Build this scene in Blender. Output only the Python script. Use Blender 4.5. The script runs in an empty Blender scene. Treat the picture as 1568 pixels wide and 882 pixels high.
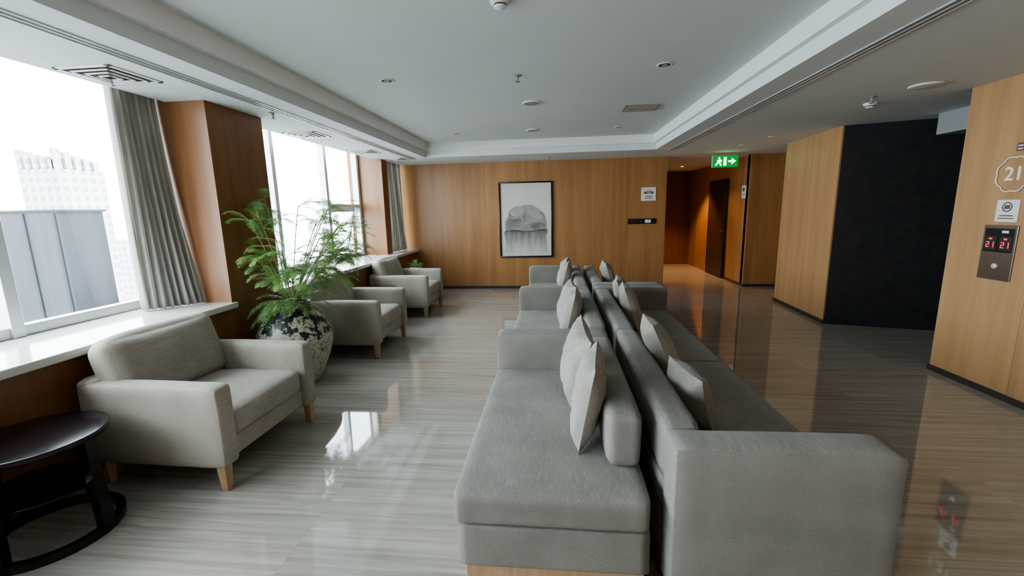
import bpy, bmesh, math, random
from mathutils import Vector, Matrix, noise
random.seed(7)
R=math.radians
# ---------------------------------------------------------------- materials
MATS={}
def new_mat(name):
    m=bpy.data.materials.new(name); m.use_nodes=True
    nt=m.node_tree; b=nt.nodes["Principled BSDF"]; MATS[name]=m
    return m,nt,b
def simple(name,col,rough=.5,metal=0,emit=None,es=0,spec=.5,nscale=0,namt=.0,bump=0,stretch=(1,1,1)):
    m,nt,b=new_mat(name)
    b.inputs["Base Color"].default_value=(*col,1); b.inputs["Roughness"].default_value=rough
    b.inputs["Metallic"].default_value=metal; b.inputs["Specular IOR Level"].default_value=spec
    if emit: b.inputs["Emission Color"].default_value=(*emit,1); b.inputs["Emission Strength"].default_value=es
    if nscale:
        tc=nt.nodes.new("ShaderNodeTexCoord"); mp=nt.nodes.new("ShaderNodeMapping"); mp.inputs["Scale"].default_value=stretch
        n=nt.nodes.new("ShaderNodeTexNoise"); n.inputs["Scale"].default_value=nscale; n.inputs["Detail"].default_value=4
        nt.links.new(tc.outputs["Object"],mp.inputs[0]); nt.links.new(mp.outputs[0],n.inputs["Vector"])
        cr=nt.nodes.new("ShaderNodeValToRGB"); cr.color_ramp.elements[0].position=.3; cr.color_ramp.elements[1].position=.7
        cr.color_ramp.elements[0].color=(*[c*(1-namt) for c in col],1); cr.color_ramp.elements[1].color=(*[min(1,c*(1+namt)) for c in col],1)
        nt.links.new(n.outputs["Fac"],cr.inputs[0]); nt.links.new(cr.outputs[0],b.inputs["Base Color"])
        if bump:
            bp=nt.nodes.new("ShaderNodeBump"); bp.inputs["Strength"].default_value=bump; bp.inputs["Distance"].default_value=.004
            nt.links.new(n.outputs["Fac"],bp.inputs["Height"]); nt.links.new(bp.outputs[0],b.inputs["Normal"])
    return m
def translucent(m,fac,col):
    nt=m.node_tree; b=nt.nodes["Principled BSDF"]; out=nt.nodes["Material Output"]
    t=nt.nodes.new("ShaderNodeBsdfTranslucent"); t.inputs[0].default_value=(*col,1)
    mx=nt.nodes.new("ShaderNodeMixShader"); mx.inputs[0].default_value=fac
    nt.links.new(b.outputs[0],mx.inputs[1]); nt.links.new(t.outputs[0],mx.inputs[2]); nt.links.new(mx.outputs[0],out.inputs[0])
def fabric(name,c1,c2):
    m,nt,b=new_mat(name); N=nt.nodes.new; L=nt.links.new
    tc=N("ShaderNodeTexCoord")
    n1=N("ShaderNodeTexNoise"); n1.inputs["Scale"].default_value=170; n1.inputs["Detail"].default_value=2
    mp=N("ShaderNodeMapping"); mp.inputs["Scale"].default_value=(1,.10,1); L(tc.outputs["Object"],mp.inputs[0]); L(mp.outputs[0],n1.inputs["Vector"])
    n2=N("ShaderNodeTexNoise"); n2.inputs["Scale"].default_value=4; n2.inputs["Detail"].default_value=5; L(tc.outputs["Object"],n2.inputs["Vector"])
    ad=N("ShaderNodeMath"); ad.operation='MULTIPLY_ADD'; ad.inputs[1].default_value=.5; L(n1.outputs["Fac"],ad.inputs[0])
    ml=N("ShaderNodeMath"); ml.operation='MULTIPLY'; ml.inputs[1].default_value=.5; L(n2.outputs["Fac"],ml.inputs[0]); L(ml.outputs[0],ad.inputs[2])
    cr=N("ShaderNodeValToRGB"); cr.color_ramp.elements[0].position=.3; cr.color_ramp.elements[1].position=.7
    cr.color_ramp.elements[0].color=(*c1,1); cr.color_ramp.elements[1].color=(*c2,1)
    L(ad.outputs[0],cr.inputs[0]); L(cr.outputs[0],b.inputs["Base Color"])
    bp=N("ShaderNodeBump"); bp.inputs["Strength"].default_value=.2; bp.inputs["Distance"].default_value=.002
    L(n1.outputs["Fac"],bp.inputs["Height"])
    bp2=N("ShaderNodeBump"); bp2.inputs["Strength"].default_value=.3; bp2.inputs["Distance"].default_value=.02
    L(n2.outputs["Fac"],bp2.inputs["Height"]); L(bp.outputs[0],bp2.inputs["Normal"]); L(bp2.outputs[0],b.inputs["Normal"])
    b.inputs["Roughness"].default_value=.92; b.inputs["Specular IOR Level"].default_value=.15
    b.inputs["Sheen Weight"].default_value=.08
    return m
def wood(name,c1,c2,axis=0,w=1.06,off=0.0,rough=.36):
    """veneer with vertical grain, panel joints every w metres along axis (0=x,1=y)"""
    m,nt,b=new_mat(name); N=nt.nodes.new; L=nt.links.new
    tc=N("ShaderNodeTexCoord"); sep=N("ShaderNodeSeparateXYZ"); L(tc.outputs["Object"],sep.inputs[0])
    mp=N("ShaderNodeMapping"); mp.inputs["Scale"].default_value=(1,1,.05); L(tc.outputs["Object"],mp.inputs[0])
    n1=N("ShaderNodeTexNoise"); n1.inputs["Scale"].default_value=9; n1.inputs["Detail"].default_value=6; n1.inputs["Distortion"].default_value=.4; L(mp.outputs[0],n1.inputs["Vector"])
    mp2=N("ShaderNodeMapping"); mp2.inputs["Scale"].default_value=(1,1,.02); L(tc.outputs["Object"],mp2.inputs[0])
    n2=N("ShaderNodeTexNoise"); n2.inputs["Scale"].default_value=110; n2.inputs["Detail"].default_value=2; L(mp2.outputs[0],n2.inputs["Vector"])
    ma=N("ShaderNodeMath"); ma.operation='MULTIPLY_ADD'; ma.inputs[1].default_value=.3; L(n2.outputs["Fac"],ma.inputs[0])
    mm=N("ShaderNodeMath"); mm.operation='MULTIPLY'; mm.inputs[1].default_value=.7; L(n1.outputs["Fac"],mm.inputs[0]); L(mm.outputs[0],ma.inputs[2])
    cr=N("ShaderNodeValToRGB"); cr.color_ramp.elements[0].position=.30; cr.color_ramp.elements[1].position=.72
    cr.color_ramp.elements[0].color=(*c1,1); cr.color_ramp.elements[1].color=(*c2,1); L(ma.outputs[0],cr.inputs[0])
    dv=N("ShaderNodeMath"); dv.operation='MULTIPLY_ADD'; dv.inputs[1].default_value=1/w; dv.inputs[2].default_value=off+20; L(sep.outputs[axis],dv.inputs[0])
    fl=N("ShaderNodeMath"); fl.operation='FLOOR'; L(dv.outputs[0],fl.inputs[0])
    wn=N("ShaderNodeTexWhiteNoise"); wn.noise_dimensions='1D'; L(fl.outputs[0],wn.inputs["W"])
    mr=N("ShaderNodeMapRange"); mr.inputs["To Min"].default_value=.92; mr.inputs["To Max"].default_value=1.07; L(wn.outputs["Value"],mr.inputs["Value"])
    fr=N("ShaderNodeMath"); fr.operation='FRACT'; L(dv.outputs[0],fr.inputs[0])
    lt=N("ShaderNodeMath"); lt.operation='LESS_THAN'; lt.inputs[1].default_value=.004/w; L(fr.outputs[0],lt.inputs[0])
    j=N("ShaderNodeMath"); j.operation='MULTIPLY_ADD'; j.inputs[1].default_value=-.5; L(lt.outputs[0],j.inputs[0]); L(mr.outputs["Result"],j.inputs[2])
    vm=N("ShaderNodeVectorMath"); vm.operation='SCALE'; L(cr.outputs[0],vm.inputs[0]); L(j.outputs[0],vm.inputs["Scale"])
    L(vm.outputs[0],b.inputs["Base Color"]); b.inputs["Roughness"].default_value=rough
    return m
def floor_mat():
    m,nt,b=new_mat("travertine_floor"); N=nt.nodes.new; L=nt.links.new
    tc=N("ShaderNodeTexCoord"); sep=N("ShaderNodeSeparateXYZ"); L(tc.outputs["Object"],sep.inputs[0])
    sx=N("ShaderNodeMath"); sx.operation='MULTIPLY_ADD'; sx.inputs[1].default_value=1/.9; sx.inputs[2].default_value=20.37; L(sep.outputs[0],sx.inputs[0])
    sy=N("ShaderNodeMath"); sy.operation='MULTIPLY_ADD'; sy.inputs[1].default_value=1/.9; sy.inputs[2].default_value=20.15; L(sep.outputs[1],sy.inputs[0])
    fx=N("ShaderNodeMath"); fx.operation='FLOOR'; L(sx.outputs[0],fx.inputs[0]); fy=N("ShaderNodeMath"); fy.operation='FLOOR'; L(sy.outputs[0],fy.inputs[0])
    cb=N("ShaderNodeCombineXYZ"); L(fx.outputs[0],cb.inputs[0]); L(fy.outputs[0],cb.inputs[1])
    wn=N("ShaderNodeTexWhiteNoise"); wn.noise_dimensions='2D'; L(cb.outputs[0],wn.inputs["Vector"])
    cb2=N("ShaderNodeCombineXYZ"); 
    m1=N("ShaderNodeMath"); m1.operation='MULTIPLY'; m1.inputs[1].default_value=.7; L(sep.outputs[0],m1.inputs[0]); L(m1.outputs[0],cb2.inputs[0])
    m2=N("ShaderNodeMath"); m2.operation='MULTIPLY'; m2.inputs[1].default_value=24; L(sep.outputs[1],m2.inputs[0]); L(m2.outputs[0],cb2.inputs[1])
    m3=N("ShaderNodeMath"); m3.operation='MULTIPLY'; m3.inputs[1].default_value=1.5; L(wn.outputs["Value"],m3.inputs[0]); L(m3.outputs[0],cb2.inputs[2])
    n=N("ShaderNodeTexNoise"); n.inputs["Scale"].default_value=1.3; n.inputs["Detail"].default_value=7; n.inputs["Roughness"].default_value=.65; n.inputs["Distortion"].default_value=.5
    L(cb2.outputs[0],n.inputs["Vector"])
    cr=N("ShaderNodeValToRGB"); e=cr.color_ramp.elements; e[0].position=.26; e[0].color=(.255,.23,.20,1); e[1].position=.74; e[1].color=(.49,.465,.425,1)
    k=e.new(.5); k.color=(.38,.353,.318,1)
    L(n.outputs["Fac"],cr.inputs[0])
    def joint(s):
        f=N("ShaderNodeMath"); f.operation='FRACT'; L(s.outputs[0],f.inputs[0])
        l=N("ShaderNodeMath"); l.operation='LESS_THAN'; l.inputs[1].default_value=.003; L(f.outputs[0],l.inputs[0]); return l
    a=joint(sx); c=joint(sy); mx=N("ShaderNodeMath"); mx.operation='MAXIMUM'; L(a.outputs[0],mx.inputs[0]); L(c.outputs[0],mx.inputs[1])
    mr=N("ShaderNodeMapRange"); mr.inputs["To Min"].default_value=.95; mr.inputs["To Max"].default_value=1.05; L(wn.outputs["Value"],mr.inputs["Value"])
    j=N("ShaderNodeMath"); j.operation='MULTIPLY_ADD'; j.inputs[1].default_value=-.16; L(mx.outputs[0],j.inputs[0]); L(mr.outputs["Result"],j.inputs[2])
    vm=N("ShaderNodeVectorMath"); vm.operation='SCALE'; L(cr.outputs[0],vm.inputs[0]); L(j.outputs[0],vm.inputs["Scale"]); L(vm.outputs[0],b.inputs["Base Color"])
    b.inputs["Roughness"].default_value=.04; b.inputs["Specular IOR Level"].default_value=1.0; b.inputs["IOR"].default_value=1.6
    return m
def pot_mat():
    m,nt,b=new_mat("glazed_pot"); N=nt.nodes.new; L=nt.links.new
    tc=N("ShaderNodeTexCoord"); sep=N("ShaderNodeSeparateXYZ"); L(tc.outputs["Object"],sep.inputs[0])
    n=N("ShaderNodeTexNoise"); n.inputs["Scale"].default_value=13; n.inputs["Detail"].default_value=4; n.inputs["Roughness"].default_value=.65; L(tc.outputs["Object"],n.inputs["Vector"])
    mr=N("ShaderNodeMapRange"); mr.inputs["From Min"].default_value=.32; mr.inputs["From Max"].default_value=.66; mr.inputs["To Min"].default_value=.15; mr.inputs["To Max"].default_value=-.05; L(sep.outputs[2],mr.inputs["Value"])
    ad=N("ShaderNodeMath"); ad.operation='ADD'; L(n.outputs["Fac"],ad.inputs[0]); L(mr.outputs["Result"],ad.inputs[1])
    cr=N("ShaderNodeValToRGB"); e=cr.color_ramp.elements; e[0].position=.50; e[0].color=(.016,.020,.038,1); e[1].position=.53; e[1].color=(.50,.47,.38,1)
    L(ad.outputs[0],cr.inputs[0])
    n2=N("ShaderNodeTexNoise"); n2.inputs["Scale"].default_value=40; n2.inputs["Detail"].default_value=5; L(tc.outputs["Object"],n2.inputs["Vector"])
    c2=N("ShaderNodeValToRGB"); c2.color_ramp.elements[0].position=.35; c2.color_ramp.elements[0].color=(.5,.45,.35,1); c2.color_ramp.elements[1].position=.55; c2.color_ramp.elements[1].color=(1,1,1,1); L(n2.outputs["Fac"],c2.inputs[0])
    mx=N("ShaderNodeMix"); mx.data_type='RGBA'; mx.blend_type='MULTIPLY'; mx.inputs[0].default_value=1; L(cr.outputs[0],mx.inputs[6]); L(c2.outputs[0],mx.inputs[7]); L(mx.outputs[2],b.inputs["Base Color"])
    b.inputs["Roughness"].default_value=.4
    return m
def ink_fade(name,c_top,c_bot,z0,z1):
    """watery ink wash: pigment thins out from z1 (top) to z0 (bottom) with vertical drips"""
    m,nt,b=new_mat(name); N=nt.nodes.new; L=nt.links.new
    tc=N("ShaderNodeTexCoord"); sep=N("ShaderNodeSeparateXYZ"); L(tc.outputs["Object"],sep.inputs[0])
    mp=N("ShaderNodeMapping"); mp.inputs["Scale"].default_value=(2.4,1,.4); L(tc.outputs["Object"],mp.inputs[0])
    n=N("ShaderNodeTexNoise"); n.inputs["Scale"].default_value=6; n.inputs["Detail"].default_value=4; L(mp.outputs[0],n.inputs["Vector"])
    mr=N("ShaderNodeMapRange"); mr.inputs["From Min"].default_value=z0; mr.inputs["From Max"].default_value=z1; L(sep.outputs[2],mr.inputs["Value"])
    ad=N("ShaderNodeMath"); ad.operation='MULTIPLY_ADD'; ad.inputs[1].default_value=.9; L(n.outputs["Fac"],ad.inputs[0]); L(mr.outputs["Result"],ad.inputs[2])
    sb=N("ShaderNodeMath"); sb.operation='SUBTRACT'; sb.inputs[1].default_value=.45; sb.use_clamp=True; L(ad.outputs[0],sb.inputs[0])
    cr=N("ShaderNodeValToRGB"); cr.color_ramp.elements[0].color=(*c_bot,1); cr.color_ramp.elements[1].color=(*c_top,1); L(sb.outputs[0],cr.inputs[0])
    L(cr.outputs[0],b.inputs["Base Color"]); b.inputs["Roughness"].default_value=.85
def building_mat(name,base,win,scale):
    m,nt,b=new_mat(name); N=nt.nodes.new; L=nt.links.new
    tc=N("ShaderNodeTexCoord"); sep=N("ShaderNodeSeparateXYZ"); L(tc.outputs["Object"],sep.inputs[0])
    ad=N("ShaderNodeMath"); ad.operation='ADD'; L(sep.outputs[0],ad.inputs[0]); L(sep.outputs[1],ad.inputs[1])
    cb=N("ShaderNodeCombineXYZ"); L(ad.outputs[0],cb.inputs[0]); L(sep.outputs[2],cb.inputs[1])
    br=N("ShaderNodeTexBrick"); br.offset=0; br.inputs["Scale"].default_value=scale; br.inputs["Mortar Size"].default_value=.12; br.inputs["Brick Width"].default_value=.5; br.inputs["Row Height"].default_value=.5
    br.inputs["Color1"].default_value=(*win,1); br.inputs["Color2"].default_value=(*win,1); br.inputs["Mortar"].default_value=(*base,1)
    L(cb.outputs[0],br.inputs["Vector"]); L(br.outputs["Color"],b.inputs["Base Color"]); b.inputs["Roughness"].default_value=.8
    return m

fabric("chair_fabric",(.27,.245,.21),(.42,.388,.34))
fabric("sofa_fabric",(.178,.168,.152),(.285,.27,.247))
fabric("pillow_fabric",(.23,.215,.195),(.38,.36,.325))
fabric("curtain_fabric",(.50,.485,.45),(.64,.625,.585)); translucent(MATS["curtain_fabric"],.42,(.70,.69,.65))
WC1=(.28,.133,.050); WC2=(.45,.245,.11)
wood("wood_x",WC1,WC2,0,1.06,.28); wood("wood_y",WC1,WC2,1,1.06,.1)
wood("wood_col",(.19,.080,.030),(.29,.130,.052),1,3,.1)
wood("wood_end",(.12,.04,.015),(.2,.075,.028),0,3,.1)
wood("wood_light",(.37,.21,.10),(.53,.32,.165),1,1.0,.5,.45)
simple("wood_leg",(.44,.30,.18),.5,nscale=8,namt=.12,stretch=(6,6,1))
floor_mat(); pot_mat()
simple("ceiling_paint",(.67,.71,.725),.9,nscale=3,namt=.015)
simple("white_paint",(.80,.82,.82),.55,nscale=5,namt=.02)
simple("dark_baseboard",(.045,.04,.036),.4)
simple("marble_sill",(.66,.66,.65),.12,nscale=2.2,namt=.14,stretch=(1,.4,1))
simple("black_wood",(.008,.006,.008),.16,nscale=20,namt=.3,stretch=(1,8,1))
simple("black_panel",(.026,.027,.030),.38,nscale=10,namt=.2)
simple("dark_door",(.05,.025,.015),.4,nscale=12,namt=.3,stretch=(6,6,.3))
simple("aluminium",(.62,.64,.66),.35,.4,nscale=20,namt=.04)
simple("steel",(.32,.27,.24),.28,.9,nscale=60,namt=.05,stretch=(1,1,.05))
simple("grey_metal",(.30,.31,.32),.5)
simple("slot_black",(.03,.03,.03),.7)
simple("white_plastic",(.75,.75,.74),.35)
simple("vent_tan",(.30,.26,.22),.5)
simple("vent_slat",(.36,.32,.28),.5)
simple("sign_white",(.72,.71,.66),.4)
simple("sign_print",(.12,.10,.09),.5)
simple("sign_pale",(.88,.86,.80),.5)
simple("frame_black",(.012,.012,.012),.35)
simple("paper",(.60,.59,.55),.8,nscale=3,namt=.03)
simple("ink_rock",(.30,.295,.28),.85,nscale=3.5,namt=.25,stretch=(1,1,1.6))
simple("ink_mid",(.215,.21,.20),.85,nscale=5,namt=.35,stretch=(1,1,2))
simple("ink_light",(.37,.365,.345),.85,nscale=5,namt=.15)
simple("ink_dark",(.12,.117,.11),.85,nscale=9,namt=.4,stretch=(1,1,2.5))
ink_fade("ink_wash",(.17,.165,.155),(.58,.57,.53),.06,.50)
simple("red_led",(.1,0,0),.4,emit=(1,.03,.04),es=1.2)
simple("green_sign",(.0,.08,.02),.4,emit=(.0,.30,.04),es=.6)
simple("sign_glow",(.5,.9,.5),.4,emit=(.35,1,.4),es=4)
simple("lamp_warm",(.9,.8,.6),.4,emit=(1,.66,.32),es=25)
simple("lamp_off",(.5,.5,.48),.3)
simple("leaf",(.18,.32,.10),.5,nscale=9,namt=.3); translucent(MATS["leaf"],.35,(.32,.48,.15))
simple("leaf_dark",(.10,.21,.07),.5,nscale=9,namt=.35); translucent(MATS["leaf_dark"],.3,(.18,.34,.10))
simple("stem",(.20,.25,.09),.6)
simple("soil",(.03,.02,.015),.95,nscale=40,namt=.4)
simple("facade_dark",(.022,.026,.033),.7,nscale=1.2,namt=.25,stretch=(3,3,.1))
simple("facade_mid",(.045,.050,.060),.7,nscale=1.2,namt=.2,stretch=(3,3,.1))
simple("roof_slab",(.20,.20,.20),.8,nscale=1,namt=.1)
building_mat("tower_facade",(.36,.35,.34),(.22,.235,.25),.35)  # tower tones kept pale: distance haze is put into the colour
building_mat("tower_facade_b",(.28,.30,.33),(.18,.20,.23),.4)
m,nt,b=new_mat("window_glass"); nt.nodes.remove(b)
tr=nt.nodes.new("ShaderNodeBsdfTransparent"); gl=nt.nodes.new("ShaderNodeBsdfGlossy"); gl.inputs["Roughness"].default_value=.02
mxs=nt.nodes.new("ShaderNodeMixShader"); mxs.inputs[0].default_value=.04; tr.inputs[0].default_value=(.94,.96,.96,1)
nt.links.new(tr.outputs[0],mxs.inputs[1]); nt.links.new(gl.outputs[0],mxs.inputs[2]); nt.links.new(mxs.outputs[0],nt.nodes["Material Output"].inputs[0])

# ---------------------------------------------------------------- builder
class B:
    def __init__(s): s.v=[]; s.f=[]; s.sm=[]; s.mi=[]; s.mats=[]
    def mid(s,m):
        if m not in s.mats: s.mats.append(m)
        return s.mats.index(m)
    def add(s,verts,faces,mat,smooth=False,M=None):
        o=len(s.v); k=s.mid(mat)
        for v in verts:
            v=Vector(v); s.v.append(M@v if M else v)
        for f in faces: s.f.append([o+i for i in f]); s.sm.append(smooth); s.mi.append(k)
    def bm(s,bm,mat,smooth,M=None):
        bm.verts.ensure_lookup_table(); 
        for i,v in enumerate(bm.verts): v.index=i
        s.add([v.co.copy() for v in bm.verts],[[v.index for v in f.verts] for f in bm.faces],mat,smooth,M); bm.free()
    def box(s,x0,x1,y0,y1,z0,z1,mat,bev=0,seg=3,M=None):
        bm=bmesh.new(); bmesh.ops.create_cube(bm,size=1)
        for v in bm.verts: v.co=Vector(((x0+x1)/2+v.co.x*(x1-x0),(y0+y1)/2+v.co.y*(y1-y0),(z0+z1)/2+v.co.z*(z1-z0)))
        if bev: bmesh.ops.bevel(bm,geom=list(bm.edges),offset=bev,segments=seg,profile=.5,affect='EDGES')
        s.bm(bm,mat,bool(bev),M)
    def soft(s,cx,cy,cz,sx,sy,sz,mat,r=.04,puff=(0,0,0),M=None,n=10,wr=.004,seed=0):
        """upholstered block: rounded box with bulging faces"""
        bm=bmesh.new(); bmesh.ops.create_cube(bm,size=2)
        bmesh.ops.subdivide_edges(bm,edges=list(bm.edges),cuts=n,use_grid_fill=True)
        h=Vector((sx/2,sy/2,sz/2))
        for v in bm.verts:
            u=v.co.copy()
            p=Vector([math.copysign(abs(c)**.6,c) if abs(c)<1 else c for c in u])
            q=Vector((p.x*h.x,p.y*h.y,p.z*h.z))
            inn=Vector([max(-h[i]+r,min(h[i]-r,q[i])) for i in range(3)])
            d=q-inn
            if d.length>1e-9:
                d=d.normalized()*r; q=inn+d
            for i in range(3):
                a,b_=(i+1)%3,(i+2)%3
                w=(1-p[a]**2)*(1-p[b_]**2)
                q[i]+=math.copysign(puff[i]*w*min(1,abs(p[i])),p[i]) if abs(p[i])>1e-6 else 0
            nn=noise.noise_vector(q*6+Vector((seed,seed*2,0)))*wr
            v.co=q+nn+Vector((cx,cy,cz))
        s.bm(bm,mat,True,M)
    def lathe(s,prof,mat,n=40,M=None,smooth=True,cap=True):
        vs=[];fs=[]
        for r,z in prof:
            for i in range(n): a=2*math.pi*i/n; vs.append((r*math.cos(a),r*math.sin(a),z))
        for k in range(len(prof)-1):
            for i in range(n): fs.append((k*n+i,k*n+(i+1)%n,(k+1)*n+(i+1)%n,(k+1)*n+i))
        if cap: fs.append(tuple(range(n))[::-1]); fs.append(tuple(range((len(prof)-1)*n,len(prof)*n)))
        s.add(vs,fs,mat,smooth,M)
    def tube(s,pts,r,mat,n=6):
        vs=[];fs=[]
        pts=[Vector(p) for p in pts]
        for i,p in enumerate(pts):
            t=(pts[min(i+1,len(pts)-1)]-pts[max(i-1,0)]).normalized()
            a=t.orthogonal().normalized(); b_=t.cross(a); rr=r[i] if isinstance(r,(list,tuple)) else r
            for k in range(n): an=2*math.pi*k/n; vs.append(p+a*rr*math.cos(an)+b_*rr*math.sin(an))
        for i in range(len(pts)-1):
            for k in range(n): fs.append((i*n+k,i*n+(k+1)%n,(i+1)*n+(k+1)%n,(i+1)*n+k))
        s.add(vs,fs,mat,True)
    def make(s,name,loc=(0,0,0),rot=(0,0,0),wn=True):
        me=bpy.data.meshes.new(name); me.from_pydata([tuple(v) for v in s.v],[],s.f)
        for m in s.mats: me.materials.append(MATS[m])
        me.polygons.foreach_set("material_index",s.mi); me.polygons.foreach_set("use_smooth",s.sm); me.update()
        o=bpy.data.objects.new(name,me); bpy.context.collection.objects.link(o); o.location=loc; o.rotation_euler=rot
        if wn and any(s.sm):
            w=o.modifiers.new("wn",'WEIGHTED_NORMAL'); w.keep_sharp=True
        return o
def T(x,y,z,rx=0,ry=0,rz=0):
    return Matrix.Translation((x,y,z))@Matrix.Rotation(R(rz),4,'Z')@Matrix.Rotation(R(ry),4,'Y')@Matrix.Rotation(R(rx),4,'X')

# ---------------------------------------------------------------- room shell
CZ=2.47; TZ=2.70; PX0=-3.12
b=B(); b.box(-3.6,7,-3.2,12.4,-.1,0,"travertine_floor"); b.make("floor")
b=B()
b.box(-2.2,1.63,-1.2,7.45,TZ,TZ+.1,"ceiling_paint")
b.box(PX0,-2.2,-3.2,12.4,CZ,TZ+.1,"ceiling_paint")
b.box(-3.6,PX0,-3.2,12.4,TZ,TZ+.1,"ceiling_paint")
b.box(1.63,7,-3.2,12.4,CZ,TZ+.1,"ceiling_paint")
b.box(-2.2,1.63,7.45,12.4,CZ,TZ+.1,"ceiling_paint")
b.box(-2.2,1.63,-3.2,-1.2,CZ,TZ+.1,"ceiling_paint")
b.make("ceiling")
b=B(); s=.05
b.box(-2.2,-2.2+s,-1.2,7.45,CZ+.1,TZ,"white_paint"); b.box(1.63-s,1.63,-1.2,7.45,CZ+.1,TZ,"white_paint")
b.box(-2.2+s,1.63-s,7.45-s,7.45,CZ+.1,TZ,"white_paint"); b.make("trim_1")
def slot(name,x,y0,y1):
    b=B(); b.box(x-.045,x-.035,y0,y1,CZ-.008,CZ-.0005,"aluminium"); b.box(x+.035,x+.045,y0,y1,CZ-.008,CZ-.0005,"aluminium")
    b.box(x-.005,x+.005,y0,y1,CZ-.008,CZ-.0005,"aluminium"); b.box(x-.035,x+.035,y0,y1,CZ-.003,CZ-.0005,"grey_metal"); b.make(name)
slot("linear_diffuser_1",-2.45,-2.5,7.6); slot("linear_diffuser_2",1.9,-2.5,7.6)  # linear air diffusers in the soffit, one each side of the tray
DY=8.52
b=B(); b.box(-3.6,2.08,DY,DY+.15,0,TZ,"wood_x"); b.make("wall_back")
b=B(); b.box(2.0,2.08,DY+.15,12.1,0,CZ,"wood_y"); b.make("wall_corridor_left")
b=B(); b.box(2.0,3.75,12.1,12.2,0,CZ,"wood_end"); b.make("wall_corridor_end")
b=B(); b.box(3.6,3.75,8.65,12.1,0,CZ,"wood_y"); b.make("wall_corridor_right")
b=B(); b.box(3.6,7,8.6,8.75,0,CZ,"wood_x"); b.make("wall_passage")
b=B(); b.add([(3.48,5.85,0),(3.56,7.3,0),(5.6,7.3,0),(5.6,5.85,0),(3.48,5.85,CZ),(3.56,7.3,CZ),(5.6,7.3,CZ),(5.6,5.85,CZ)],
  [(3,2,1,0),(4,5,6,7),(0,1,5,4),(1,2,6,5),(2,3,7,6),(3,0,4,7)],"wood_light"); b.make("wall_core")
b=B(); b.add([(3.49,5.835,.0),(4.62,5.50,.0),(4.63,5.53,.0),(3.50,5.855,.0),(3.49,5.835,CZ),(4.62,5.50,CZ),(4.63,5.53,CZ),(3.50,5.855,CZ)],
  [(3,2,1,0),(4,5,6,7),(0,1,5,4),(1,2,6,5),(2,3,7,6),(3,0,4,7)],"black_panel"); b.make("wall_black_panel")
b=B(); b.box(5.6,5.7,4.2,5.9,0,CZ,"black_panel"); b.box(4.62,5.6,5.5,5.6,0,CZ,"black_panel"); b.make("wall_recess")
b=B(); b.box(4.1,4.6,4.9,5.3,CZ-.22,CZ-.001,"grey_metal"); b.make("trim_2")
b=B(); b.box(3.48,5.7,-3.2,4.2,0,CZ,"wood_light"); b.make("wall_right")
b=B(); b.box(6.9,7,5.9,8.7,0,CZ,"wood_y"); b.make("wall_passage_end")
b=B(); b.box(-3.6,3.48,-3.3,-3.2,0,TZ,"wood_x"); b.make("wall_front")
b=B(); b.box(-2.8,2.08,DY-.012,DY,0,.05,"dark_baseboard"); b.make("baseboard_back")
b=B(); b.box(3.468,3.48,-3.2,4.2,0,.05,"dark_baseboard"); b.box(3.468,4.2,4.2,4.212,0,.05,"dark_baseboard"); b.make("baseboard_right")
b=B(); b.box(3.588,3.6,8.6,9.5,0,.05,"dark_baseboard"); b.box(3.588,6.9,8.588,8.6,0,.05,"dark_baseboard"); b.make("baseboard_corridor")
b=B(); b.add([(3.468,5.83,0),(3.548,7.31,0),(3.56,7.31,0),(3.48,5.83,0),(3.468,5.83,.05),(3.548,7.31,.05),(3.56,7.31,.05),(3.48,5.83,.05)],
  [(3,2,1,0),(4,5,6,7),(0,1,5,4),(1,2,6,5),(2,3,7,6),(3,0,4,7)],"dark_baseboard"); b.make("baseboard_core")
SZ=.82; GX=-3.45
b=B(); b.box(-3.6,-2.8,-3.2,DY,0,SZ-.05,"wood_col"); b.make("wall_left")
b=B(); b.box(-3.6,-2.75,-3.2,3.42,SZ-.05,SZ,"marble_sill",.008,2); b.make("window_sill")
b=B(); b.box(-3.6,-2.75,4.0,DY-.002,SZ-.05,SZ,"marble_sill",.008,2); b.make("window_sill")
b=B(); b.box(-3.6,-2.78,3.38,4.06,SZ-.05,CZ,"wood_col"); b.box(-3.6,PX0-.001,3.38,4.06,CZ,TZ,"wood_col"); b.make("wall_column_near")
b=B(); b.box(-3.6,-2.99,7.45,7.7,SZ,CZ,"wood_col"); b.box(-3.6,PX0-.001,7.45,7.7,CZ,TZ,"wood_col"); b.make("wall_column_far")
def window(name,y0,y1,mull,transom=None):
    b=B(); w=.035
    b.box(GX-.05,GX+.03,y0,y1,SZ,SZ+.07,"aluminium",.004,1); b.box(GX-.05,GX+.03,y0,y1,TZ-.05,TZ,"aluminium",.004,1)
    for y in mull: b.box(GX-.05,GX+.05,y-w,y+w,SZ,TZ,"aluminium",.004,1)
    if transom:
        ya,yb,z=transom; b.box(GX-.05,GX+.05,ya,yb,z-.03,z+.03,"aluminium",.004,1)
        M=T(GX-.04,0,z-.03,0,14,0)
        for (a0,a1,c0,c1) in [(ya+.04,yb-.04,-.06,0),(ya+.04,yb-.04,-.75,-.69),(ya+.04,ya+.09,-.75,0),(yb-.09,yb-.04,-.75,0)]:
            b.box(-.02,.02,a0,a1,c0,c1,"aluminium",.003,1,M=M)
        b.box(.02,.05,(ya+yb)/2-.06,(ya+yb)/2+.06,-.72,-.69,"grey_metal",.003,1,M=M)
    b.box(GX-.006,GX,y0,y1,SZ+.05,TZ-.04,"window_glass"); b.make(name)
window("window_1",-3.1,3.38,[-3.05,-1.25,-.05,1.15,2.33,3.3])
window("window_2",4.06,7.45,[4.1,5.1,6.33,7.4],(6.36,7.37,1.68))
window("window_3",7.7,8.52,[7.74,8.48])
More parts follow.
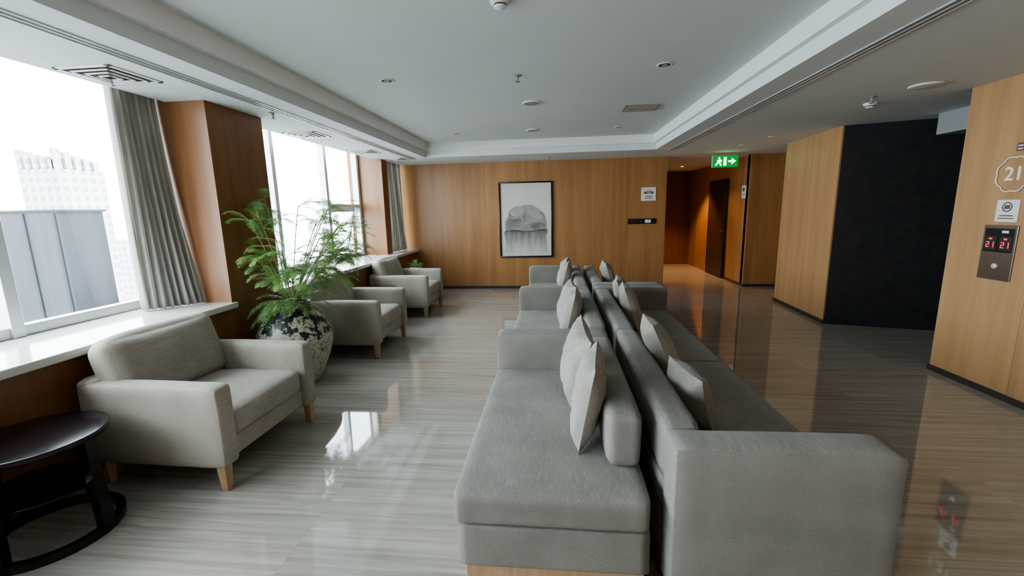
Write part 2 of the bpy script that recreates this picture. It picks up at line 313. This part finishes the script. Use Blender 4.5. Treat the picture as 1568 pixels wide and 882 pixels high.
def curtain(name,x,y0,y1,folds,bl=(0,0),br=(0,0),amp=.045,zt=TZ-.02):
    """bl / br: (dx,dy) displacement of the hem's left/right ends"""
    b=B(); n=folds*12; rows=18; vs=[];fs=[]
    for j in range(rows+1):
        t=j/rows; z=SZ+.012+(zt-SZ-.012)*t; k=(1-t)**1.8
        for i in range(n+1):
            s=i/n; y=y0+(y1-y0)*s+k*(bl[1]*(1-s)+br[1]*s)
            ph=2*math.pi*folds*s+.5*math.sin(3*t+s*9)
            xx=x+amp*(1.05-.35*t)*math.sin(ph)+ .012*math.sin(ph*2.3+t*3)+k*(bl[0]*(1-s)+br[0]*s)
            vs.append((xx,y+.012*math.cos(ph),z))
    for j in range(rows):
        for i in range(n): a=j*(n+1)+i; fs.append((a,a+1,a+n+2,a+n+1))
    b.add(vs,fs,"curtain_fabric",True); o=b.make(name,wn=False)
    sd=o.modifiers.new("s",'SOLIDIFY'); sd.thickness=.003
curtain("curtain",-3.19,2.97,3.35,8,bl=(-.08,.06),br=(.18,0),amp=.042)
curtain("curtain",-3.03,7.76,8.42,8,bl=(.0,0),br=(.05,0),amp=.035,zt=CZ-.006)

# ---------------------------------------------------------------- ceiling fittings
def sqvent(name,x,y):
    b=B(); S=.19
    for k,(a,z) in enumerate([(S,.0),(S*.74,-.006),(S*.5,-.010),(S*.27,-.013)]):
        t=.028 if k==0 else .018
        for (x0,x1,y0,y1) in [(-a,a,-a,-a+t),(-a,a,a-t,a),(-a,-a+t,-a,a),(a-t,a,-a,a)]:
            b.box(x0,x1,y0,y1,z-.008,z-.0005,"white_plastic",.002,1)
    b.box(-S+.01,S-.01,-S+.01,S-.01,-.002,-.0006,"slot_black"); b.make(name,(x,y,CZ))
for y in (2.72,4.98,6.5,7.5): sqvent("ceiling_air_vent",-2.86 if y<7 else -2.75,y)
def downlight(name,x,y,z,r=.055):
    b=B(); b.lathe([(r,-.001),(r,-.006),(r*.8,-.008),(r*.72,-.003),(r*.3,-.002),(.002,-.002)],"white_plastic",28,cap=False)
    b.lathe([(r*.7,-.0045),(r*.35,-.0050),(.001,-.0055)],"slot_black",24,cap=False); b.lathe([(r*.4,-.006),(.001,-.007)],"lamp_off",20,cap=False); b.make(name,(x,y,z))
for p in [(-1.47,3.93),(.90,3.91),(-1.46,6.66),(.92,6.66)]: downlight("recessed_downlight",*p,TZ,.065)
for p in [(2.99,6.55),(2.9,7.3)]: downlight("recessed_downlight",*p,CZ,.05)
def speaker(name,x,y):
    b=B(); b.lathe([(.10,0),(.10,-.010),(.09,-.014),(.085,-.012)],"white_plastic",32,cap=False); b.lathe([(.085,-.012),(.03,-.014),(.001,-.014)],"grey_metal",32,cap=False); b.make(name,(x,y,TZ))
speaker("ceiling_speaker",-.25,4.97); speaker("ceiling_speaker",-.32,6.6)
def sprinkler(name,x,y,z):
    b=B(); b.lathe([(.035,0),(.033,-.006),(.012,-.008),(.010,-.03),(.007,-.032),(.007,-.05),(.022,-.052),(.022,-.055),(.001,-.056)],"grey_metal",16,cap=False)
    b.make(name,(x,y,z))
sprinkler("fire_sprinkler",-.32,3.98,TZ); sprinkler("fire_sprinkler",-.1,7.9,CZ); sprinkler("fire_sprinkler",2.8,4.35,CZ); sprinkler("fire_sprinkler",-2.55,3.9,CZ)
def smoke(name,x,y,z):
    b=B(); b.lathe([(.055,0),(.055,-.014),(.048,-.018),(.036,-.022),(.036,-.034),(.028,-.042),(.001,-.044)],"white_plastic",28,cap=False)
    b.lathe([(.0365,-.024),(.0365,-.031)],"slot_black",28,cap=False); b.make(name,(x,y,z))
smoke("smoke_detector",-.3,2.62,TZ); smoke("smoke_detector",2.97,4.63,CZ)
b=B(); b.lathe([(.11,0),(.11,-.008),(.10,-.014),(.02,-.016),(.001,-.016)],"white_plastic",32,cap=False); b.make("ceiling_access_cover",(2.98,4.02,CZ))
b=B(); b.box(-.2,.2,-.15,.15,-.012,-.0005,"vent_tan",.003,1)
for i in range(10): b.box(-.175,.175,-.127+i*.026,-.117+i*.026,-.019,-.011,"vent_slat")
b.make("ceiling_return_grille",(1.0,5.46,TZ))

# ---------------------------------------------------------------- wall items
b=B(); W=1.04; H=1.46; x0=-1.09; z0=.63; Y=DY
t=.028
b.box(0,W,-.045,-.001,0,t,"frame_black",.003,1); b.box(0,W,-.045,-.001,H-t,H,"frame_black",.003,1)
b.box(0,t,-.045,-.001,t,H-t,"frame_black",.003,1); b.box(W-t,W,-.045,-.001,t,H-t,"frame_black",.003,1)
b.box(t,W-t,-.02,-.001,t,H-t,"paper")
def poly(pts,yy,mat):
    b.add([(p[0]*W,yy,(1-p[1])*H) for p in pts],[tuple(range(len(pts)))],mat)
def spl(pts,a=.002,n=6):
    """closed smooth outline through the points, with a little brush jitter"""
    out=[];N_=len(pts); P=[Vector(p) for p in pts]
    for i in range(N_):
        p0,p1,p2,p3=P[i-1],P[i],P[(i+1)%N_],P[(i+2)%N_]
        for k in range(n):
            t_=k/n; q=.5*((2*p1)+(p2-p0)*t_+(2*p0-5*p1+4*p2-p3)*t_*t_+(3*p1-p0-3*p2+p3)*t_**3)
            out.append((q.x+random.uniform(-a,a),q.y+random.uniform(-a,a)))
    return out
poly(spl([(.115,.645),(.105,.74),(.12,.85),(.12,.95),(.5,.962),(.885,.95),(.89,.84),(.88,.72),(.875,.64),(.5,.65)]),-.0215,"ink_wash")
# boulder: flat crown, steep left flank, long right shoulder
poly(spl([(.115,.61),(.105,.54),(.135,.49),(.17,.45),(.175,.40),(.22,.36),(.30,.325),(.42,.312),(.50,.30),(.60,.305),(.70,.335),(.79,.385),(.86,.45),(.885,.53),(.885,.60),(.86,.648),(.5,.66),(.14,.652)]),-.022,"ink_rock")
poly(spl([(.21,.41),(.24,.37),(.34,.34),(.44,.345),(.46,.38),(.40,.43),(.28,.45)]),-.0224,"ink_light")
poly(spl([(.52,.35),(.60,.335),(.68,.37),(.77,.42),(.81,.48),(.72,.49),(.62,.45),(.55,.41)]),-.0224,"ink_light")
poly(spl([(.125,.58),(.14,.52),(.20,.485),(.28,.49),(.36,.47),(.43,.51),(.42,.56),(.36,.60),(.24,.625),(.14,.625)]),-.0226,"ink_mid")
poly(spl([(.46,.39),(.49,.40),(.51,.46),(.49,.52),(.44,.55),(.45,.48),(.45,.43)]),-.0227,"ink_mid")
poly(spl([(.56,.56),(.68,.53),(.82,.55),(.87,.59),(.80,.62),(.64,.62)]),-.0227,"ink_mid")
poly(spl([(.12,.638),(.3,.628),(.5,.645),(.7,.632),(.882,.625),(.87,.648),(.5,.664),(.14,.654)],.002),-.023,"ink_dark")
b.make("framed_rock_painting",(x0,Y,z0),wn=False)
b=B(); b.box(0,.27,-.012,0,0,.25,"sign_white",.003,1)
for (a,c,h) in [(.05,.10,.06),(.11,.13,.09),(.15,.17,.09),(.18,.22,.06)]: b.box(a,c,-.014,-.011,.13,.13+h*.7,"sign_print")
b.box(.08,.20,-.014,-.011,.07,.085,"sign_print"); b.box(.06,.21,-.014,-.011,.04,.05,"sign_print"); b.make("restroom_sign",(1.62,DY,1.67))
b=B(); b.box(0,.53,-.015,0,0,.10,"frame_black",.003,1); b.box(.32,.43,-.018,-.014,.02,.08,"sign_white",.002,1)
for k in range(4): b.box(.05+k*.06,.08+k*.06,-.018,-.014,.03,.07,"slot_black",.002,1)
b.make("thermostat_panel",(1.38,DY,1.24))
b=B(); b.box(-.03,-.001,0,1.1,0,2.1,"frame_black",.003,1); b.box(-.045,-.03,.06,1.04,.01,2.04,"dark_door",.003,1)
b.box(-.09,-.045,.10,.13,1.0,1.03,"steel",.004,1); b.box(-.10,-.085,.10,.24,1.0,1.025,"steel",.004,1); b.make("door_1",(3.6,9.55,0))
b=B(); b.box(-.012,0,-.09,.09,0,.24,"sign_white",.003,1); b.box(-.014,-.011,-.04,.04,.13,.20,"sign_print"); b.box(-.014,-.011,-.05,.05,.06,.075,"sign_print"); b.make("room_sign",(3.6,8.82,1.68))
b=B(); b.box(-.22,.22,-.02,.02,-.1,.1,"white_plastic",.004,1); b.box(-.217,.217,-.024,-.019,-.097,.097,"green_sign")
b.box(-.15,-.145,-.005,.005,.1,.149,"grey_metal"); b.box(.145,.15,-.005,.005,.1,.149,"grey_metal")
def ex(pts): b.add([(p[0],-.0255,p[1]) for p in pts],[tuple(range(len(pts)))],"sign_glow")
ex([(-.03,-.07),(.02,-.07),(.02,.07),(-.03,.07)]); 
ex([(.05,-.015),(.11,-.015),(.11,.015),(.05,.015)]); ex([(.10,-.06),(.18,0),(.10,.06),(.12,0)])
ex([(-.12,.035),(-.09,.035),(-.09,.07),(-.12,.07)]); ex([(-.15,.02),(-.07,.03),(-.055,.0),(-.10,-.01)])
ex([(-.12,0),(-.09,0),(-.055,-.07),(-.08,-.075)]); ex([(-.13,.0),(-.10,-.01),(-.15,-.07),(-.175,-.065)])
b.make("exit_sign",(3.0,8.25,2.32),wn=False)
b=B(); b.box(-.012,0,-.13,.13,0,.43,"steel",.003,1); b.box(-.014,-.011,-.115,.115,.22,.405,"frame_black",.002,1)
SEG={'2':"abged",'1':"bc"}
def digit(ch,yc,z,h=.045,w=.026,t=.006):
    L_,R_=yc+w/2,yc-w/2; S_={'a':(R_,L_,z+h-t,z+h),'g':(R_,L_,z+h/2-t/2,z+h/2+t/2),'d':(R_,L_,z,z+t),'b':(R_,R_+t,z+h/2,z+h),'c':(R_,R_+t,z,z+h/2),'f':(L_-t,L_,z+h/2,z+h),'e':(L_-t,L_,z,z+h/2)}
    for c_ in SEG[ch]: y0,y1,z0_,z1=S_[c_]; b.box(-.020,-.017,y0,y1,z0_,z1,"red_led")
for yy in (.058,-.058):
    b.box(-.018,-.013,yy-.045,yy+.045,.235,.345,"slot_black",.002,1)
    digit('2',yy+.018,.255); digit('1',yy-.018,.255)
    b.box(-.020,-.017,yy-.012,yy+.012,.318,.330,"red_led")
b.box(-.016,-.011,-.07,-.02,.37,.39,"sign_white"); 
b.lathe([(.022,0),(.022,.005),(.016,.008),(.001,.008)],"aluminium",20,M=T(-.012,0,.11,0,-90,0),cap=False)
b.make("elevator_call_panel",(3.48,3.755,.92))
b=B(); b.box(-.01,0,-.085,.085,0,.17,"sign_white",.002,1); b.lathe([(.038,0),(.038,.002),(.03,.0021),(.03,0)],"sign_print",24,M=T(-.0105,0,.115,0,-90,0),cap=False)
b.box(-.0125,-.01,-.02,.02,.10,.13,"sign_print"); b.box(-.0125,-.01,-.05,.05,.045,.053,"sign_print"); b.box(-.0125,-.01,-.06,.06,.025,.032,"sign_print"); b.make("elevator_notice_sign",(3.48,3.735,1.375))
def textmesh(txt,size,mat):
    c=bpy.data.curves.new("t","FONT"); c.body=txt; c.size=size; c.align_x='CENTER'; c.align_y='CENTER'; c.extrude=.004; c.offset=.001
    o=bpy.data.objects.new("t",c); bpy.context.collection.objects.link(o); dg=bpy.context.evaluated_depsgraph_get(); dg.update()
    me=bpy.data.meshes.new_from_object(o.evaluated_get(dg)); vs=[v.co.copy() for v in me.vertices]; fs=[tuple(p.vertices) for p in me.polygons]
    bpy.data.objects.remove(o); return vs,fs
b=B(); vs,fs=textmesh("21",.145,"sign_pale")
MM=Matrix(((0,0,-1,0),(-1,0,0,0),(0,1,0,0),(0,0,0,1)))
b.add([MM@v for v in vs],fs,"sign_pale")
pts=[]; 
for i in range(121):
    a=2*math.pi*i/120; r_=.122+.012*abs(math.sin(4*a)); pts.append((-.004,r_*math.cos(a),r_*math.sin(a)))
b.tube(pts,.005,"sign_pale"); b.make("floor_number_sign",(3.476,3.735,1.735),wn=False)
b=B(); b.box(-.006,0,-.03,.03,0,.06,"sign_print",.002,1); b.box(-.008,-.005,-.018,.018,.012,.02,"sign_pale"); b.box(-.008,-.005,-.018,.018,.035,.043,"sign_pale"); b.make("wall_plaque",(3.48,3.72,1.905))

# ---------------------------------------------------------------- furniture
def armchair(loc,rz=0):
    b=B(); F_="chair_fabric"
    for sg in (-1,1):
        b.soft(.02,sg*.395,.39,.86,.13,.48,F_,r=.03,puff=(.006,.006,.006),wr=.003,seed=sg)
    b.soft(-.385,0,.40,.13,.90,.50,F_,r=.04,puff=(.006,0,.006),seed=3)
    b.box(-.36,.41,-.34,.34,.16,.29,F_,.02,3)
    b.soft(.07,0,.365,.72,.655,.175,F_,r=.05,puff=(.012,.0,.018),wr=.005,seed=5)
    b.soft(0,0,0,.20,.76,.44,F_,r=.07,puff=(.045,.01,.025),M=T(-.30,0,.635,0,-16,0),n=12,wr=.011,seed=8)
    for sx in (-.37,.40):
        for sy in (-.41,.41):
            bm=bmesh.new(); bmesh.ops.create_cube(bm,size=1)
            for v in bm.verts:
                k=.030 if v.co.z>0 else .021
                v.co=Vector((sx+math.copysign(k,v.co.x),sy+math.copysign(k,v.co.y),.0 if v.co.z<0 else .17))
            bmesh.ops.bevel(bm,geom=list(bm.edges),offset=.004,segments=1,affect='EDGES'); b.bm(bm,"wood_leg",True)
    return b.make("armchair",loc,(0,0,R(rz)))
armchair((-2.28,2.49,0),-1.5); armchair((-2.33,4.73,0)); armchair((-2.33,6.53,0))

def side_table(loc,rz=0):
    b=B(); K="black_wood"; r=.275
    b.lathe([(.001,.495),(r-.02,.495),(r,.505),(r,.525),(r-.006,.53),(.001,.53)],K,56,cap=False)
    b.lathe([(.001,.26),(r-.06,.26),(r-.055,.275),(.001,.275)],K,48,cap=False)
    for k in range(4):
        a=R(45+90*k+rz); M=T(0,0,0,0,0,math.degrees(a))
        vs=[]
        for z,rr,w,d in [(0,.252,.034,.020),(.25,.24,.030,.018),(.5,.235,.030,.018)]:
            for (i,j) in ((-1,-1),(1,-1),(1,1),(-1,1)): vs.append((rr+i*d,j*w,z))
        fs=[(3,2,1,0),(8,9,10,11)]
        for l in range(2):
            for i in range(4): fs.append((l*4+i,l*4+(i+1)%4,l*4+4+(i+1)%4,l*4+4+i))
        b.add(vs,fs,K,False,M)
    vs=[];fs=[];n=48
    for i in range(n):
        a=2*math.pi*i/n
        for (q,z) in ((.235,.0),(.272,.0),(.272,.04),(.235,.04)): vs.append((q*math.cos(a),q*math.sin(a),z))
    for i in range(n):
        for k in range(4): fs.append((i*4+k,((i+1)%n)*4+k,((i+1)%n)*4+(k+1)%4,i*4+(k+1)%4))
    b.add(vs,fs,K); return b.make("round_side_table",loc)
side_table((-2.515,1.68,0),-35); side_table((-2.47,5.68,0)); side_table((-2.47,7.42,0))

def sofa(name,x,y,length,arm,back0,sgn=1):
    """sgn=1: faces -X (front at x); sgn=-1: faces +X (back at x). arm 'far'/'near'"""
    b=B(); F_="sofa_fabric"; D=.775; aw=.17
    sy0,sy1=(0,length-aw) if arm=='far' else (aw,length)
    def X(a,c): return (a,c) if sgn==1 else (D-c,D-a)
    def soft(xa,xb,ya,yb,za,zb,**k):
        xa,xb=X(xa,xb); b.soft((xa+xb)/2,(ya+yb)/2,(za+zb)/2,xb-xa,yb-ya,zb-za,F_,**k)
    a0,a1=X(.04,D-.02); b.box(a0,a1,sy0+.03,sy1-.005,0,.15,"wood_leg",.004,1)
    soft(.01,D,sy0+.01,sy1,.13,.325,r=.02,wr=.002)
    soft(0,D,sy0,sy1,.32,.46,r=.035,puff=(.004,0,.010),wr=.004,n=14,seed=y)
    if arm=='far': ya,yb=length-aw,length
    else: ya,yb=0,aw
    soft(0,D,ya,yb,.06,.70,r=.028,puff=(.004,.004,.006),wr=.003,seed=y+1)
    by0,by1=(back0,length-aw-.005) if arm=='far' else (aw+.005,length-back0)
    soft(D-.15,D,by0,by1,.455,.70,r=.04,puff=(.006,0,.008),wr=.004,n=12,seed=y+2)
    return b.make(name,(x,y,0))
sofa("sofa",-.412,1.48,1.57,'far',.22)
sofa("sofa",-.40,3.09,1.76,'far',.04)
sofa("sofa",-.40,4.90,1.76,'far',.04)
sofa("sofa",.425,1.45,1.62,'near',0,-1)
sofa("sofa",.425,3.09,1.76,'far',.0,-1)
sofa("sofa",.425,4.90,1.76,'near',.0,-1)

def pillow(x,y,rz,lean,roll=0,S=.42,th=.075,seed=0):
    b=B(); n=20; vs=[];fs=[]
    for side in (1,-1):
        for j in range(n+1):
            for i in range(n+1):
                u=-1+2*i/n; v=-1+2*j/n
                h=th*((1-u**4)*(1-v**4))**.6*(1-.12*(u*u+v*v))
                px=S/2*(u-.10*u*abs(u)**2*(1-v*v)); pz=S/2*(v-.10*v*abs(v)**2*(1-u*u))
                w=(noise.noise(Vector((px*12+seed,pz*12,side*3)))*.014+noise.noise(Vector((px*30+seed,pz*9,side*5)))*.006)*min(1,h/th*2)
                vs.append((side*h+w,px,pz))
    o=(n+1)**2
    for s_ in (0,1):
        for j in range(n):
            for i in range(n):
                a=s_*o+j*(n+1)+i; q=(a,a+1,a+n+2,a+n+1); fs.append(q if s_==0 else q[::-1])
    M=Matrix.Rotation(R(rz),4,'Z')@Matrix.Rotation(R(lean),4,'Y')@Matrix.Rotation(R(roll),4,'X')
    b.add(vs,fs,"pillow_fabric",True,M); o_=b.make("throw_pillow",(x,y,0),wn=False)
    zmin=min((M@Vector(v)).z for v in vs)
    o_.location.z=.466-zmin
    return o_
pillow(.155,1.97,-6,10,3,.41,.07,seed=1); pillow(.12,2.37,6,12,8,.42,seed=2)
pillow(.655,2.66,-2,-24,-3,.43,seed=3); pillow(.675,2.13,14,-18,6,.30,.075,seed=4)
pillow(.13,3.62,-4,12,0,seed=5); pillow(.11,4.0,4,14,2,seed=6)
pillow(.68,3.95,-6,-18,0,seed=7); pillow(.68,4.38,-8,-18,0,seed=8)
pillow(.12,5.6,-4,14,0,seed=9); pillow(.69,5.7,0,-16,0,seed=10); pillow(.12,6.1,-4,14,0,seed=11)

# ---------------------------------------------------------------- plants
PX,PY=-2.42,3.66
b=B()
b.lathe([(.001,0),(.17,0),(.19,.02),(.235,.12),(.285,.24),(.325,.37),(.335,.45),(.325,.49),(.27,.58),(.20,.66),(.155,.705),(.145,.73),(.155,.755),(.165,.765),(.155,.77),(.135,.76),(.125,.73)],"glazed_pot",56,cap=False)
b.lathe([(.135,.735),(.05,.745),(.001,.745)],"soil",30,cap=False)
def frond(b,base,dirv,length,droop,wid,mat,n=17,detail=True):
    p=Vector(base); d=Vector(dirv).normalized(); pts=[p.copy()]; step=length/n
    for i in range(n):
        t=i/n; d=(d+Vector((0,0,-droop*(.3+1.4*t)/n))).normalized(); p=p+d*step; pts.append(p.copy())
    b.tube(pts,[.0025*(1-.8*i/n)+.0006 for i in range(n+1)],"stem",4)
    vs=[];fs=[]
    st=int(n*.2)
    for i in range(st,n+1):
        t=(i-st)/(n-st); tg=(pts[min(i+1,n)]-pts[i-1]).normalized()
        side=tg.cross(Vector((0,0,1))); side=side.normalized() if side.length>.05 else Vector((1,0,0)); upv=side.cross(tg)
        L_=wid*(math.sin(math.pi*min(1,.22+.78*t)) **.7)*(1-.25*t)+.008
        for sg in (-1,1):
            pd=(side*sg+tg*.5+Vector((0,0,-.3))+upv*random.uniform(-.25,.25)).normalized(); q0=pts[i]+tg*(step*.5 if sg>0 else 0)
            m_=9 if detail else 4
            for k in range(1,m_+1):
                s_=k/m_; c=q0+pd*L_*s_; ll=L_*.20*(1.15-s_)+.005
                pn=pd.cross(upv).normalized()
                for s2 in (-1,1):
                    e=(pn*s2+pd*.7+upv*random.uniform(-.3,.3)).normalized(); wv=pd*ll*.19
                    o=len(vs); vs+= [c,c+e*ll*.55+wv,c+e*ll,c+e*ll*.5-wv]; fs.append((o,o+1,o+2,o+3))
    b.add(vs,fs,mat,False)
top=Vector((0,0,.75))
rnd=random.Random(3)
# (azimuth, stem length, elevation, spread of frond directions)
tall=[(200,.88,86,170),(160,.96,87,160),(240,.80,80,150),(95,.92,80,120),(60,.82,76,120),(20,.80,66,110),(-25,.76,60,110),(-60,.66,60,110),(45,.84,64,110),(0,.66,52,110),(-80,.58,64,90),(-100,.5,66,90),(10,.92,74,120),(75,.97,68,120),(-40,.55,45,110),(30,.60,48,110),(-10,.85,58,90),(55,.70,50,90),(-50,.40,55,120),(15,.42,55,120),(70,.5,60,120),(-15,.5,40,90),(40,.75,56,120)]
for az,L_,el,spd in tall:
    a=R(az); e=R(el); d=Vector((math.cos(a)*math.cos(e),math.sin(a)*math.cos(e),math.sin(e)))
    p=top+Vector((math.cos(a)*.04,math.sin(a)*.04,0)); dd=d.copy(); pts=[p.copy()]
    for i in range(10):
        dd=(dd+Vector((math.cos(a)*.02,math.sin(a)*.02,-.012))).normalized(); p=p+dd*L_/10; pts.append(p.copy())
    b.tube(pts,.004,"stem",5)
    for k in range(9):
        a2=a+R(rnd.uniform(-spd,spd)); e2=R(rnd.uniform(0,55)); i0=rnd.choice((5,7,8,9,10,10)) 
        ll=rnd.uniform(.24,.40)
        if math.cos(a2)*1.0+math.sin(a2)*.9<-.2: ll*=.65
        frond(b,pts[i0],(math.cos(a2)*math.cos(e2),math.sin(a2)*math.cos(e2),math.sin(e2)),ll,rnd.uniform(1.1,2.0),rnd.uniform(.05,.075),rnd.choice(("leaf","leaf","leaf_dark")),18)
for k in range(18):
    a2=R(rnd.uniform(-120,120)); e2=R(rnd.uniform(5,60))
    frond(b,top,(math.cos(a2)*math.cos(e2),math.sin(a2)*math.cos(e2),math.sin(e2)),rnd.uniform(.3,.5),rnd.uniform(1.2,2.2),rnd.uniform(.06,.08),rnd.choice(("leaf","leaf_dark")),18)
for k in range(7):
    a2=R(rnd.uniform(215,265)); e2=R(rnd.uniform(0,35))
    frond(b,top,(math.cos(a2)*math.cos(e2),math.sin(a2)*math.cos(e2),math.sin(e2)),rnd.uniform(.35,.5),rnd.uniform(1.6,2.4),.07,"leaf_dark",17)
for i,v in enumerate(b.v):
    if PX+v.x<-2.74: v.x=-2.74-PX+ (v.x+PX+2.74)*-.1
b.make("potted_fern",(PX,PY,0),wn=False)
b=B(); b.box(-.07,.07,-.12,.12,0,.07,"sign_white",.006,2); b.box(-.06,.06,-.11,.11,.06,.075,"soil")
for k in range(30):
    a2=R(rnd.uniform(0,360)); e2=R(rnd.uniform(25,85))
    frond(b,(rnd.uniform(-.04,.04),rnd.uniform(-.09,.09),.07),(math.cos(a2)*math.cos(e2),math.sin(a2)*math.cos(e2),math.sin(e2)),rnd.uniform(.10,.18),1.2,.035,"leaf",8,False)
b.make("small_potted_plant",(-2.47,7.40,.531),wn=False)

# ---------------------------------------------------------------- outside
b=B(); b.box(-17,-11.3,8.9,9.9,-3,1.75,"facade_dark"); b.box(-17,-11.3,8.88,8.9,-3,1.75,"facade_mid")
for i in range(8): b.box(-17+i*.8,-16.94+i*.8,8.85,8.88,-3,1.72,"facade_dark")
b.box(-17.1,-11.25,8.85,9.95,1.75,1.80,"facade_dark"); b.make("rooftop_plant_room")
b=B(); b.box(-30,-4.2,-12,22,-3.2,-3.01,"roof_slab"); b.box(-9,-8.8,-12,22,-3,-.75,"roof_slab",.01,1); b.make("rooftop_terrace")
def tower(name,x,y,w,d,top_,mat,crown=True):
    b=B(); b.box(-w/2,w/2,-d/2,d/2,-60,top_,mat)
    if crown:
        b.box(-w*.38,w*.38,-d*.38,d*.38,top_,top_+2,mat)
        for i in range(5): b.box(-w/2+i*w/5,-w/2+i*w/5+.8,-d/2,-d/2+.8,top_,top_+3-.4*i,mat)
        for i in range(5): b.box(w/2-.8,w/2,-d/2+i*d/5,-d/2+i*d/5+.8,top_,top_+3-.4*i,mat)
    else: b.box(-w/2,w/2,-d/2,d/2,top_,top_+1,mat)
    b.make(name,(x,y,0))
tower("office_tower",-80,65,7,7,9.5,"tower_facade"); tower("office_tower",-76,43,10,5,16,"tower_facade_b",False)
tower("office_tower",-90,95,20,16,-4,"tower_facade",False)

# ---------------------------------------------------------------- light
w=bpy.data.worlds.new("World"); bpy.context.scene.world=w; w.use_nodes=True
nt=w.node_tree; bg=nt.nodes["Background"]; bg.inputs[0].default_value=(.86,.95,1,1); bg.inputs[1].default_value=10
def area(name,loc,rot,sx,sy,power,col,portal=False):
    l=bpy.data.lights.new(name,'AREA'); l.shape='RECTANGLE'; l.size=sx; l.size_y=sy; l.energy=power; l.color=col
    o=bpy.data.objects.new(name,l); bpy.context.collection.objects.link(o); o.location=loc; o.rotation_euler=rot
    if portal: l.cycles.is_portal=True
    return o
area("window_portal",(-3.53,.1,1.77),(0,R(-90),0),1.9,6.4,0,(1,1,1),True)
area("window_portal",(-3.53,5.75,1.77),(0,R(-90),0),1.9,3.3,0,(1,1,1),True)
area("window_portal",(-3.53,8.1,1.77),(0,R(-90),0),1.9,.8,0,(1,1,1),True)
def spot(name,loc,power,col,ang=100):
    l=bpy.data.lights.new(name,'SPOT'); l.energy=power; l.color=col; l.spot_size=R(ang); l.spot_blend=.6; l.shadow_soft_size=.04
    o=bpy.data.objects.new(name,l); bpy.context.collection.objects.link(o); o.location=loc
b=B(); b.lathe([(.055,0),(.055,-.006),(.045,-.008),(.04,-.002)],"white_plastic",28,cap=False); b.lathe([(.04,-.003),(.001,-.004)],"lamp_warm",24,cap=False); b.make("corridor_downlight",(2.95,10.7,CZ))
spot("corridor_spot",(2.95,10.7,CZ-.02),150,(1,.6,.28),95)
spot("corridor_spot",(2.85,9.3,CZ-.02),25,(1,.6,.28),110)

# ---------------------------------------------------------------- camera
F=659.0
def cam(px,py): return Vector(((px-784)/F,-(py-441)/F,-1)).normalized()
up=-cam(867,4094); Y0=cam(830,322); Y0=(Y0-up*Y0.dot(up)).normalized(); X0=Y0.cross(up); a=.0297
Xv=X0*math.cos(a)-Y0*math.sin(a); Yv=X0*math.sin(a)+Y0*math.cos(a)
c=bpy.data.cameras.new("camera"); o=bpy.data.objects.new("camera",c); bpy.context.collection.objects.link(o); bpy.context.scene.camera=o
c.sensor_width=36; c.lens=36*F/1568; c.clip_start=.02; c.clip_end=500
M=Matrix((Xv,Yv,up)).to_4x4(); M.translation=(0,0,1.55); o.matrix_world=M
sc=bpy.context.scene; sc.view_settings.view_transform='AgX'; sc.view_settings.exposure=.72
try: sc.view_settings.look='AgX - Medium High Contrast'
except Exception as e_: print(e_)
